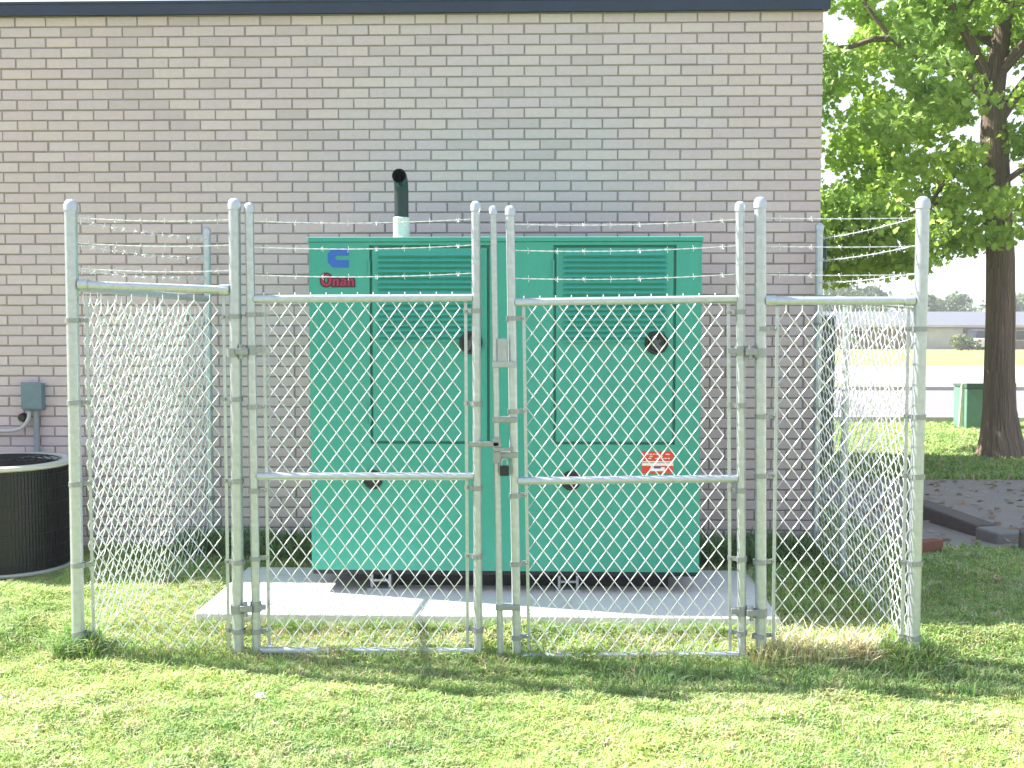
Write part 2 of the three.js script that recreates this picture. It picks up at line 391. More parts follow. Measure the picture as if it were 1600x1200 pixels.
  {
    const cv = document.createElement('canvas'); cv.width = 256; cv.height = 192; const c = cv.getContext('2d');
    c.fillStyle = '#d9402a'; c.fillRect(0, 0, 256, 192);
    c.fillStyle = '#efe6dd'; c.fillRect(0, 84, 256, 40);
    c.fillStyle = '#a9a6a0'; c.fillRect(0, 92, 256, 10);
    const r = rng(5);
    for (let y = 20; y < 72; y += 18) for (let x = 24; x < 220; x += 0) { const w = 12 + r() * 26; c.fillStyle = '#f2dcd2'; if (r() > 0.3) c.fillRect(x, y, w, 9); x += w + 8; }
    c.fillStyle = '#f6f1ec'; c.fillRect(70, 136, 116, 34); c.fillStyle = '#33549a'; c.fillRect(98, 130, 56, 18);
    const t = new THREE.CanvasTexture(cv); t.colorSpace = THREE.SRGBColorSpace;
    const g = new THREE.BoxGeometry(0.178, 0.128, 0.0025);
    const m = mesh('warning_label', g, std({ map: t, roughness: 0.5 }), gen, 'red warning sticker with pale illegible print'); m.position.set(0.577, 0.68 + o, ZF + 0.002);
  }
  mesh('small_plate', bx(-1.365, 1.50 + o, ZF + 0.0005, -1.325, 1.545 + o, ZF + 0.004, 0.001), M.green, gen);
  // exhaust stack with an elbow that opens towards the camera
  const ex = -0.92, ez = 0.85;
  mesh('exhaust_collar', [lathe([[0.06, 0], [0.06, 0.012], [0.05, 0.016], [0.05, 0.125], [0.046, 0.13], [0.043, 0.13]], 24).translate(ex, Y1 + 0.001, ez)], M.alu, gen);
  const pts = [V(ex, Y1 + 0.1, ez), V(ex, 2.24 + o, ez)];
  for (let k = 1; k <= 7; k++) { const a = (k / 7) * Math.PI / 2 * 0.94; pts.push(V(ex, 2.24 + o + Math.sin(a) * 0.085, ez + (1 - Math.cos(a)) * 0.085)); }
  pts.push(pts[pts.length - 1].clone().add(V(0, 0.002, 0.03)));
  const pipe = mesh('exhaust_pipe', [sweep(pts, 0.042, 20, false)], M.exhaust, gen);
  const inn = pts.slice(1).map((p) => p.clone());
  mesh('exhaust_bore', [sweep(inn.slice(1), 0.0375, 20, false), creased(new THREE.RingGeometry(0.0375, 0.042, 20).translate(inn[inn.length - 1].x, inn[inn.length - 1].y, inn[inn.length - 1].z + 0.001))], M.exhaustIn, pipe);
}

// ---------------------------------------------------------------- chain link fence and gates
const FZ = 2.0;
const capGeo = (r) => lathe([[r + 0.004, -0.03], [r + 0.004, 0], [r * 0.95, r * 0.45], [r * 0.6, r * 0.8], [0, r * 0.95]], 16, 1.2);
function post(parent, name, x, z, r, yb, yt, dx = 0) {
  const m = mesh(name, rod(V(x + dx, yb, z), V(x, yt, z), r, 20), M.zinc, parent);
  mesh('post_cap', capGeo(r).translate(x, yt, z), M.zinc, m);
  return m;
}
const zig = rng(31);
// chain link between two ground points: zigzag wires woven into diamonds
function fabric(parent, ax, az, bx_, bz, yb0, yt0, yb1, yt1, a = 0.04, b = 0.053, r = 0.0031) {
  const L = Math.hypot(bx_ - ax, bz - az), ux = (bx_ - ax) / L, uz = (bz - az) / L, n = Math.floor(L / a), geos = [];
  for (let k = 0; k < n; k++) {
    const pts = [], s0 = k * a, s1 = (k + 1) * a, mid = (s0 + s1) / 2 / L;
    const yb = yb0 + (yb1 - yb0) * mid, yt = yt0 + (yt1 - yt0) * mid;
    const put = (s, y, off) => { const bul = 0.012 * Math.sin((s / L) * Math.PI) * Math.sin(((y - yb) / (yt - yb)) * Math.PI * 2 + 1); pts.push(V(ax + ux * s - uz * (off + bul), y, az + uz * s + ux * (off + bul))); };
    const steps = Math.floor((yt - yb) / b);
    for (let j = 0; j <= steps; j++) {
      const right = (j + k) % 2 === 1, y = yb + j * b;
      put(right ? s1 : s0, y, 0);
      if (j < steps) put((s0 + s1) / 2, y + b / 2, right ? -0.004 : 0.004);
    }
    // twisted end standing up above the top
    const e = pts[pts.length - 1]; pts.push(V(e.x, e.y + 0.03, e.z));
    geos.push(sweep(pts, r, 4, false));
  }
  const m = mesh('chain_link_mesh', mergeGeometries(geos), M.wire, parent);
  m.userData.kind = 'stuff';
  return m;
}
function barbed(parent, p, q, sag = 0.012) {
  const n = 14, pts = [], pts2 = [], L = p.distanceTo(q), g = [];
  const at = (t) => V().lerpVectors(p, q, t).add(V(0, -sag * 4 * t * (1 - t), 0));
  for (let i = 0; i <= n * 4; i++) { const t = i / (n * 4), w = (t * L / 0.045) * Math.PI * 2 / 2; const c = at(t); pts.push(c.clone().add(V(0, Math.cos(w) * 0.0018, Math.sin(w) * 0.0018))); pts2.push(c.clone().add(V(0, -Math.cos(w) * 0.0018, -Math.sin(w) * 0.0018))); }
  g.push(sweep(pts, 0.0017, 4, false), sweep(pts2, 0.0017, 4, false));
  const nb = Math.max(2, Math.floor(L / 0.125));
  for (let i = 0; i < nb; i++) {
    const c = at((i + 0.5) / nb), u = V().subVectors(q, p).normalize();
    for (let k = 0; k < 4; k++) { const a = (k / 4) * Math.PI * 2 + i; const d = V(0, Math.cos(a), 0).addScaledVector(V().crossVectors(u, V(0, 1, 0)), Math.sin(a)); g.push(sweep([c.clone().addScaledVector(u, (k - 1.5) * 0.002), c.clone().addScaledVector(d, 0.017).addScaledVector(u, (k % 2 ? 0.006 : -0.006))], 0.0013, 4, false)); }
  }
  return mesh('barbed_wire', mergeGeometries(g), M.wire, parent);
}
// a clamp round a post with a tab to the tension bar
const bandCache = new Map();
function band(parent, x, y, z, r, dir, reach = 0.06) {
  const key = `${r}|${reach}`;
  if (!bandCache.has(key)) bandCache.set(key, mergeGeometries([lathe([[r + 0.001, -0.012], [r + 0.006, -0.012], [r + 0.006, 0.012], [r + 0.001, 0.012]], 16), bx(r + 0.003, -0.011, -0.006, reach + 0.012, 0.011, 0.004), rod(V(reach - 0.006, 0, -0.016), V(reach - 0.006, 0, 0.016), 0.006, 8)].map((q) => (q.index ? q.toNonIndexed() : q))));
  const m = mesh('tension_band', bandCache.get(key), M.zincDull, parent);
  m.position.set(x, y, z); m.rotation.y = dir;
  return m;
}
const bar = (parent, x, z, y0, y1) => mesh('tension_bar', bx(x - 0.008, y0, z - 0.0035, x + 0.008, y1, z + 0.0035), M.zinc, parent);
const railEnd = (x, y, z, r, s) => rod(V(x, y, z), V(x + s * 0.05, y, z), r + 0.006, 14);

// left fixed section
const fl = thing('chain_link_fence', 'galvanized chain link fence left of the gates, with barbed wire strands', 'fence', [0, 0, 0]);
{
  post(fl, 'corner_post', -2.463, FZ, 0.032, -0.5, 2.085, -0.012);
  post(fl, 'gate_post', -1.626, FZ, 0.03, -0.5, 2.09, -0.014);
  post(fl, 'rear_post', -2.285, 0.12, 0.024, -0.4, 2.06, -0.004);
  mesh('top_rail', [rod(V(-2.43, 1.682, FZ), V(-1.656, 1.655, FZ), 0.021), railEnd(-2.431, 1.682, FZ, 0.021, 1), railEnd(-1.657, 1.656, FZ, 0.021, -1)], M.zinc, fl);
  mesh('side_rail', [rod(V(-2.455, 1.668, FZ - 0.034), V(-2.287, 1.612, 0.146), 0.02)], M.zinc, fl);
  fabric(fl, -2.405, FZ - 0.026, -1.70, FZ - 0.026, -0.2, 1.645, -0.2, 1.635);
  fabric(fl, -2.432, FZ - 0.06, -2.262, 0.17, -0.2, 1.62, -0.05, 1.55);
  bar(fl, -2.402, FZ - 0.026, -0.2, 1.62); bar(fl, -1.695, FZ - 0.026, -0.2, 1.62);
  for (const y of [1.5, 1.08, 0.66, 0.24, -0.12]) { band(fl, -2.466, y, FZ, 0.032, 0.35, 0.066); band(fl, -1.632, y + 0.02, FZ, 0.03, Math.PI - 0.35, 0.068); }
  for (const y of [1.45, 0.9, 0.3]) band(fl, -2.287, y, 0.12, 0.024, -Math.PI / 2, 0.05);
  [2.02, 1.893, 1.765].forEach((y) => { barbed(fl, V(-2.435, y, FZ), V(-1.655, y - 0.012, FZ)); barbed(fl, V(-2.455, y - 0.01, FZ - 0.034), V(-2.285, y - 0.02, 0.146)); });
}
// right fixed section
const fr = thing('chain_link_fence', 'galvanized chain link fence right of the gates, running back to the corner of the building', 'fence', [0, 0, 0]);
{
  post(fr, 'gate_post', 1.01, FZ, 0.029, -0.5, 2.09, 0.036);
  post(fr, 'corner_post', 1.811, FZ, 0.033, -0.5, 2.087, -0.004);
  post(fr, 'rear_post', 1.688, 0.1, 0.024, -0.4, 2.08, 0.004);
  post(fr, 'line_post', 1.728, 0.74, 0.022, -0.4, 1.60);
  mesh('top_rail', [rod(V(1.04, 1.60, FZ), V(1.78, 1.60, FZ), 0.021), railEnd(1.041, 1.6, FZ, 0.021, 1), railEnd(1.779, 1.6, FZ, 0.021, -1)], M.zinc, fr);
  mesh('side_rail', [rod(V(1.805, 1.575, FZ - 0.034), V(1.69, 1.62, 0.126), 0.02)], M.zinc, fr);
  fabric(fr, 1.11, FZ - 0.026, 1.765, FZ - 0.026, -0.2, 1.58, -0.2, 1.58);
  fabric(fr, 1.79, FZ - 0.06, 1.672, 0.15, -0.2, 1.56, -0.05, 1.58);
  bar(fr, 1.107, FZ - 0.026, -0.2, 1.57); bar(fr, 1.758, FZ - 0.026, -0.2, 1.57);
  for (const y of [1.46, 1.02, 0.72, 0.28, -0.1]) { band(fr, 1.03, y, FZ, 0.029, 0.35, 0.075); band(fr, 1.81, y, FZ, 0.033, Math.PI - 0.35, 0.06); }
  for (const y of [1.45, 0.9, 0.3]) band(fr, 1.69, y, 0.1, 0.024, -Math.PI / 2, 0.05);
  [2.01, 1.87, 1.73].forEach((y) => { barbed(fr, V(1.04, y, FZ), V(1.78, y, FZ), 0.004); barbed(fr, V(1.808, y + 0.01, FZ - 0.034), V(1.69, y - 0.012, 0.126)); });
}
// gate leaves: each built about the foot of its hinge stile
function gate(label, x0, x1, lean, hingeLeft, px) {
  const g = thing('chain_link_gate', label, 'gate', [hingeLeft ? x0 : x1, -0.215, FZ]);
  g.rotation.z = lean;
  const ox = -(hingeLeft ? x0 : x1), Y = (y) => y + 0.215, r = 0.0225;
  const X0 = x0 + ox, X1 = x1 + ox;
  post(g, 'stile', X0, 0, r, Y(-0.225), Y(2.075)); post(g, 'stile', X1, 0, r, Y(-0.225), Y(2.075));
  for (const [n, y] of [['top_rail', 1.61], ['middle_rail', 0.705], ['bottom_rail', -0.20]]) mesh(n, [rod(V(X0 + r - 0.004, Y(y), 0), V(X1 - r + 0.004, Y(y), 0), 0.02)], M.zinc, g);
  fabric(g, X0 + 0.062, -0.026, X1 - 0.055, -0.026, Y(-0.19), Y(1.625), Y(-0.19), Y(1.625));
  bar(g, X0 + 0.06, -0.026, Y(-0.19), Y(1.6)); bar(g, X1 - 0.056, -0.026, Y(-0.19), Y(1.6));
  for (const y of [1.53, 1.06, 0.63, 0.28, -0.1]) { band(g, X0, Y(y), 0, r, 0.42, 0.062); band(g, X1, Y(y + 0.015), 0, r, Math.PI - 0.42, 0.06); }
  [2.0, 1.87, 1.73].forEach((y) => barbed(g, V(X0 + r, Y(y), 0), V(X1 - r, Y(y + 0.004), 0), 0.014));
  for (const y of [1.35, 0.03]) {
    const hx = hingeLeft ? X0 : X1, pxx = px + ox;
    mesh('hinge', [lathe([[r + 0.001, -0.025], [r + 0.007, -0.025], [r + 0.007, 0.025], [r + 0.001, 0.025]], 16).translate(hx, Y(y), 0), lathe([[0.032, -0.022], [0.039, -0.022], [0.039, 0.022], [0.032, 0.022]], 16).translate(pxx, Y(y) - 0.012, 0), bx(Math.min(hx, pxx) + 0.02, Y(y) - 0.022, 0.028, Math.max(hx, pxx) - 0.01, Y(y) + 0.012, 0.044, 0.004), rod(V((hx + pxx) / 2, Y(y) - 0.045, 0.03), V((hx + pxx) / 2, Y(y) + 0.03, 0.03), 0.011, 10), bx(hx + (hingeLeft ? 0.02 : -0.055), Y(y) - 0.014, 0.006, hx + (hingeLeft ? 0.055 : -0.02), Y(y) + 0.014, 0.02, 0.003)], M.zincDull, g);
  }
  return g;
}
gate('left leaf of the chain link double gate, before the emblem side of the generator', -1.543, -0.398, 0.004, true, -1.636);
const gr = gate('right leaf of the chain link double gate, carrying the drop rod', -0.199, 0.946, 0.0156, false, 1.036);
{
  const ox = -0.946, Y = (y) => y + 0.215;
  const X = (x) => x + ox;
  const d = mesh('drop_rod', [rod(V(X(-0.284), Y(-0.27), 0.012), V(X(-0.284), Y(2.08), 0.012), 0.0165)], M.zinc, gr);
  mesh('rod_cap', capGeo(0.0165).translate(X(-0.284), Y(2.08), 0.012), M.zinc, d);
  mesh('latch_plate', [bx(X(-0.272), Y(1.31), 0.03, X(-0.225), Y(1.43), 0.04, 0.004), bx(X(-0.30), Y(1.285), 0.031, X(-0.18), Y(1.315), 0.046, 0.004)], M.greySteel, gr);
  mesh('latch_fork', [bx(X(-0.425), Y(0.885), 0.026, X(-0.27), Y(0.912), 0.044, 0.005), bx(X(-0.305), Y(0.80), 0.03, X(-0.262), Y(0.93), 0.044, 0.005), bx(X(-0.30), Y(0.862), 0.044, X(-0.20), Y(0.882), 0.056, 0.004)], M.zincDull, gr);
  for (const y of [1.02, 0.84, 0.06]) mesh('rod_guide', [bx(X(-0.305), Y(y) - 0.014, -0.02, X(-0.18), Y(y) + 0.014, 0.034, 0.004)], M.zincDull, gr);
}
{
  const p = thing('padlock', 'small dark padlock hanging from the latch between the two gates', 'padlock', [-0.262, 0.79, FZ + 0.05]);
  const arc = []; for (let k = 0; k <= 10; k++) { const a = Math.PI * (k / 10); arc.push(V(Math.cos(a) * 0.014, 0.0 + Math.sin(a) * 0.016, 0)); }
  mesh('shackle', [sweep([V(0.014, -0.02, 0), ...arc, V(-0.014, -0.02, 0)], 0.004, 8)], M.greySteel, p);
  mesh('body', bx(-0.023, -0.07, -0.011, 0.023, -0.018, 0.011, 0.004), M.darkSteel, p);
}

// ---------------------------------------------------------------- air conditioner at the left
{
  const slab = mesh('equipment_slab', bx(-4.05, -0.35, 0.02, -3.08, -0.125, 0.905, 0.01), M.concrete);
  tag(slab, 'weathered concrete slab under the round black air conditioner', 'concrete slab');
  const ac = thing('air_conditioner', 'round black air conditioner condenser by the brick wall', 'air conditioner', [-3.53, -0.125, 0.45]);
  const dark = std({ color: col(0.012, 0.013, 0.014), roughness: 0.5, map: rep(patchy, 3) }), rim = std({ color: col(0.62, 0.60, 0.56), roughness: 0.5, map: rep(patchy, 2) });
  mesh('housing', lathe([[0, 0.02], [0.395, 0.02], [0.395, 0.675], [0, 0.675]], 48), dark, ac);
  const bars = []; for (let k = 0; k < 120; k++) { const a = (k / 120) * Math.PI * 2; const g = bx(-0.0025, 0.06, 0.3955, 0.0025, 0.67, 0.403); g.rotateY(a); bars.push(g); }
  for (let k = 0; k < 7; k++) bars.push(lathe([[0.403, 0], [0.407, 0], [0.407, 0.004], [0.403, 0.004], [0.403, 0]], 48).translate(0, 0.1 + k * 0.09, 0));
  const gd = mesh('coil_guard', bars, dark, ac); gd.userData.kind = 'stuff';
  mesh('top_rim', lathe([[0.36, 0.68], [0.41, 0.68], [0.422, 0.688], [0.422, 0.708], [0.41, 0.716], [0.36, 0.712], [0.36, 0.68]], 48), rim, ac);
  const fan = []; for (let k = 0; k < 8; k++) fan.push(lathe([[0.04 + k * 0.042, 0], [0.045 + k * 0.042, 0], [0.045 + k * 0.042, 0.005], [0.04 + k * 0.042, 0.005], [0.04 + k * 0.042, 0]], 36).translate(0, 0.708, 0));
  for (let k = 0; k < 6; k++) { const g = bx(0, 0.703, -0.003, 0.37, 0.708, 0.003); g.rotateY((k / 6) * Math.PI * 2); fan.push(g); }
  mesh('fan_grille', fan, dark, ac);
  mesh('base_ring', lathe([[0.40, 0.03], [0.42, 0.03], [0.423, 0.04], [0.418, 0.05], [0.40, 0.05]], 48), std({ color: col(0.42, 0.43, 0.40), roughness: 0.6, map: rep(patchy, 3) }), ac);
}
{
  const db = thing('disconnect_box', 'small blue grey electrical box on the brick wall above the air conditioner', 'electrical box', [-3.49, 0.87, 0.0]);
  const paint = std({ color: col(0.16, 0.23, 0.28), roughness: 0.5, map: rep(patchy, 4) });
  mesh('box', bx(-0.066, 0.0, 0.002, 0.066, 0.18, 0.072, 0.006), paint, db);
  mesh('cover', bx(-0.07, 0.012, 0.073, 0.07, 0.19, 0.084, 0.004), paint, db);
  mesh('conduit', rod(V(0.012, -0.42, 0.035), V(0.012, 0.0, 0.035), 0.02), std({ color: col(0.30, 0.31, 0.35), roughness: 0.6, map: rep(patchy, 4) }), db);
  const pale = std({ color: col(0.55, 0.53, 0.52), roughness: 0.6, map: rep(patchy, 4) });
  const c = new THREE.CatmullRomCurve3([V(-0.03, -0.005, 0.05), V(-0.032, -0.05, 0.055), V(-0.07, -0.11, 0.06), V(-0.15, -0.135, 0.06), V(-0.32, -0.135, 0.06), V(-0.7, -0.14, 0.06)]);
  mesh('flexible_conduit', [sweep(c.getPoints(30), 0.013, 10)], pale, db);
  mesh('wall_fitting', lathe([[0, 0.05], [0.022, 0.05], [0.03, 0.03], [0.03, 0]], 18).rotateX(Math.PI / 2).translate(-0.085, -0.05, 0.002), M.blackPlastic, db);
}
// ---------------------------------------------------------------- dark service conduit at the right corner of the building
{
  const u = thing('service_cabinet', 'dark narrow utility cabinet on the side wall at the right corner of the building', 'utility cabinet', [EAST + 0.002, 0, -0.3]);
  const br = std({ color: col(0.05, 0.045, 0.04), roughness: 0.6, map: rep(patchy, 3) }), gn = std({ color: col(0.02, 0.06, 0.05), roughness: 0.5, map: rep(patchy, 3) }), og = std({ color: col(0.10, 0.12, 0.10), roughness: 0.6, map: rep(patchy, 3) });
  mesh('riser', [rod(V(0.05, 1.5, 0), V(0.05, 1.8, 0), 0.028)], br, u);
  mesh('head', [bx(0.004, 1.8, -0.06, 0.092, 2.0, 0.06, 0.015)], gn, u);
  mesh('cabinet', [bx(0.004, 0.55, -0.12, 0.145, 1.5, 0.12, 0.01)], og, u);
  mesh('riser', [rod(V(0.06, -0.12, 0), V(0.06, 0.55, 0), 0.03)], br, u);
}

// ---------------------------------------------------------------- timbers beside the path
{
  const wood = std({ color: col(0.15, 0.125, 0.115), roughness: 0.9, map: rep(speckle, 2), bumpMap: rep(grainBump, 3), bumpScale: 0.008 });
  const timber = (label, x, z, len, h, turn) => {
    const t = mesh('landscape_timber', bx(-len / 2, 0, -0.09, len / 2, h, 0.09, 0.018), wood);
    t.position.set(x, gy(z) - 0.02, z); t.rotation.y = turn;
    return tag(t, label, 'timber');
  };
  timber('long dark timber lying on the shaded path right of the fence', 2.99, -1.3, 1.15, 0.13, -1.42);
  timber('short dark timber end standing on the path at the right edge of the photo', 3.14, -0.06, 0.14, 0.17, -0.3);
  const blk = mesh('concrete_block', bx(-0.13, 0, -0.1, 0.13, 0.10, 0.1, 0.02), std({ color: col(0.24, 0.225, 0.215), roughness: 0.95, map: rep(speckle, 3) }));
  blk.position.set(3.08, gy(-0.5) - 0.01, -0.5); blk.rotation.y = -1.3;
  tag(blk, 'grey block at the near end of the long dark timber', 'block');
}
{
  const b = mesh('loose_brick', [bx(-0.1, 0, -0.045, 0.1, 0.11, 0.045, 0.008)], std({ color: col(0.24, 0.10, 0.065), roughness: 0.95, map: rep(speckle, 3) }));
  b.position.set(2.43, gy(0.06) - 0.01, 0.06); b.rotation.y = 0.5;
  tag(b, 'loose reddish brick in the shaded grass just right of the right corner post', 'brick');
}
// ---------------------------------------------------------------- pad mounted box and marker post by the street
{
  const z = -11.7, y = gy(z);
  const b = thing('transformer_box', 'green metal utility box behind the tree trunk, by the street', 'utility box', [6.66, y, z]);
  const g = std({ color: col(0.12, 0.235, 0.18), roughness: 0.5, map: rep(patchy, 2) });
  mesh('cabinet', bx(-0.36, 0.0, -0.35, 0.36, 0.66, 0.3, 0.015), g, b);
  const lid = extr(shp([[-0.37, 0], [0.32, 0], [0.32, 0.035], [-0.37, 0.075]]), 0.75); lid.rotateY(Math.PI / 2); lid.translate(-0.375, 0.662, -0.03);
  mesh('lid', lid, std({ color: col(0.05, 0.10, 0.075), roughness: 0.5, map: rep(patchy, 2) }), b);
  mesh('door_seam', bx(-0.006, 0.05, 0.301, 0.006, 0.6, 0.308), g, b);
  const p = mesh('marker_post', [bx(-0.045, -0.1, -0.02, 0.045, 0.72, 0.02, 0.008)], std({ color: col(0.75, 0.70, 0.56), roughness: 0.6, map: rep(patchy, 3) }));
  p.position.set(6.27, y, z + 0.15); p.rotation.z = -0.05;
  tag(p, 'narrow cream marker post at the left side of the green utility box', 'marker post');
}
// ---------------------------------------------------------------- house, car and trees far behind
{
  const z = -112, y = gy(z);
  const h = thing('far_house', 'low brown brick house with a long grey roof across the street', 'house', [33, y, z]);
  const wallM = std({ color: col(0.33, 0.21, 0.17), roughness: 0.9, map: rep(speckle, 0.6) }), roofM = std({ color: col(0.13, 0.14, 0.17), roughness: 0.9, map: rep(speckle, 0.7) }), white = std({ color: col(0.5, 0.47, 0.44), roughness: 0.7, map: rep(patchy, 0.3) });
  const glass = std({ color: col(0.02, 0.025, 0.04), roughness: 0.12 });
  mesh('wall', [bx(-12, -0.5, -9, 13, 2.1, 0)], wallM, h);
  mesh('garage_front', bx(-0.2, 0, 0.0, 4.6, 2.0, 0.5, 0.03), white, h);
  const roof = extr(shp([[0.9, 0], [0.9, 0.16], [-4.5, 1.35], [-9.9, 0.16], [-9.9, 0]]), 27); roof.rotateY(Math.PI / 2); roof.scale(1, 1, -1);
  { const p = roof.attributes.position.array; for (let i = 0; i < p.length; i += 9) for (let k = 0; k < 3; k++) { const t = p[i + 3 + k]; p[i + 3 + k] = p[i + 6 + k]; p[i + 6 + k] = t; } roof.computeVertexNormals(); }
  mesh('roof', roof.translate(-13, 2.11, 0), roofM, h);
  mesh('fascia', bx(-13, 2.06, 0.92, 14, 2.26, 1.0), white, h);
  for (const x of [-9, -5, 7.2, 10.2]) { const w = mesh('window', bx(x - 0.7, 0.8, 0.0, x + 0.7, 1.8, 0.08), white, h); mesh('pane', bx(x - 0.6, 0.9, 0.081, x + 0.6, 1.7, 0.1), glass, w); }
  const c = thing('parked_car', 'dark windowed pale car parked in front of the far brick house', 'car', [38.4, gy(-107), -107]);
  const paint = std({ color: col(0.62, 0.62, 0.6), roughness: 0.35, metalness: 0.3 });
  const body = extr(shp([[-0.95, 0.3], [0.95, 0.3], [0.97, 0.85], [0.9, 1.0], [-0.9, 1.0], [-0.97, 0.85]]), 4.4, 0.04); body.translate(0, 0, -4.4);
  mesh('body', body, paint, c);
  const cab = extr(shp([[-0.86, 1.0], [0.86, 1.0], [0.74, 1.66], [-0.74, 1.66]]), 2.6, 0.04); cab.translate(0, 0.0, -3.2);
  mesh('cabin', cab, glass, c);
  mesh('car_roof', bx(-0.72, 1.70, -3.1, 0.72, 1.74, -0.7, 0.02), std({ color: col(0.06, 0.06, 0.1), roughness: 0.35 }), c);
  for (const x of [-0.75, 0.75]) { for (const zz of [-3.5, -0.75]) mesh('wheel', rod(V(x - 0.11, 0.32, zz), V(x + 0.11, 0.32, zz), 0.32, 18), M.blackPlastic, c); mesh('tail_light', bx(x - 0.13, 0.72, 0.041, x + 0.13, 0.92, 0.07, 0.01), M.red, c); }
}

const leafGeo = (() => {   // lobed leaf, folded along its midrib
  const o = [[0, 0], [0.28, 0.1], [0.5, 0.36], [0.3, 0.42], [0.42, 0.72], [0.18, 0.7], [0, 1.0]];
  const P = [], put = (a) => P.push(a[0], a[1], a[2]);
  for (const s of [-1, 1]) for (let i = 1; i < o.length - 1; i++) {
    const a = [0, 0, 0], b = [s * o[i][0], o[i][1], Math.abs(o[i][0]) * 0.35], c = [s * o[i + 1][0], o[i + 1][1], Math.abs(o[i + 1][0]) * 0.35];
    if (s > 0) { put(a); put(b); put(c); } else { put(a); put(c); put(b); }
  }
  const g = new THREE.BufferGeometry();
  g.setAttribute('position', new THREE.Float32BufferAttribute(P, 3));
  g.computeVertexNormals();
  return g;
})();
M.leaf = new THREE.MeshPhysicalMaterial({ color: 0xffffff, roughness: 0.55, transmission: 0.4, thickness: 0, side: THREE.DoubleSide });
M.leaf.roughness = 0.9;
function leaves(parent, name, clumps, size, seed, tint, kind = 'stuff') {
  const r = rng(seed), list = [];
  for (const [cx, cy, cz, rx, ry, rz, n] of clumps) for (let i = 0; i < n; i++) {
    const u = r() * 2 - 1, a = r() * Math.PI * 2, s = Math.cbrt(r()) , k = Math.sqrt(1 - u * u);
    list.push([cx + Math.cos(a) * k * s * rx, cy + u * s * ry, cz + Math.sin(a) * k * s * rz]);
  }
  const m = new THREE.InstancedMesh(leafGeo, M.leaf, list.length), o = new THREE.Object3D(), c = new THREE.Color();
  list.forEach((p, i) => {
    o.position.set(...p);
    o.rotation.set(rr(-1.2, 1.0, r), r() * Math.PI * 2, rr(-2.4, 2.4, r), 'YXZ');
    o.scale.setScalar(size * rr(0.65, 1.25, r));
    o.updateMatrix(); m.setMatrixAt(i, o.matrix);
    const t = r(), w = vnoise(p[0] * 1.3, p[1] * 1.3 + p[2], seed);
    c.setRGB(tint[0] * (0.7 + 0.7 * w + 0.35 * t), tint[1] * (0.75 + 0.45 * w + 0.35 * t), tint[2] * (0.7 + 0.5 * t));
    m.setColorAt(i, c);
  });
  m.name = name; m.castShadow = m.receiveShadow = true;
  m.userData.kind = kind;
  parent.add(m);
  return m;
}
M.bark = std({ color: col(0.27, 0.20, 0.155), roughness: 0.95, map: rep(speckle, 1.5), bumpMap: tex(256, (u, v) => { const w = fbm(u * 14, v * 3, 83, 4, 1 << 20); return 0.6 * Math.abs(Math.sin((u * 14 + w * 3) * Math.PI)) + 0.4 * w; }, false), bumpScale: 0.03 });
M.bark.bumpMap.repeat.set(1.2, 0.8);
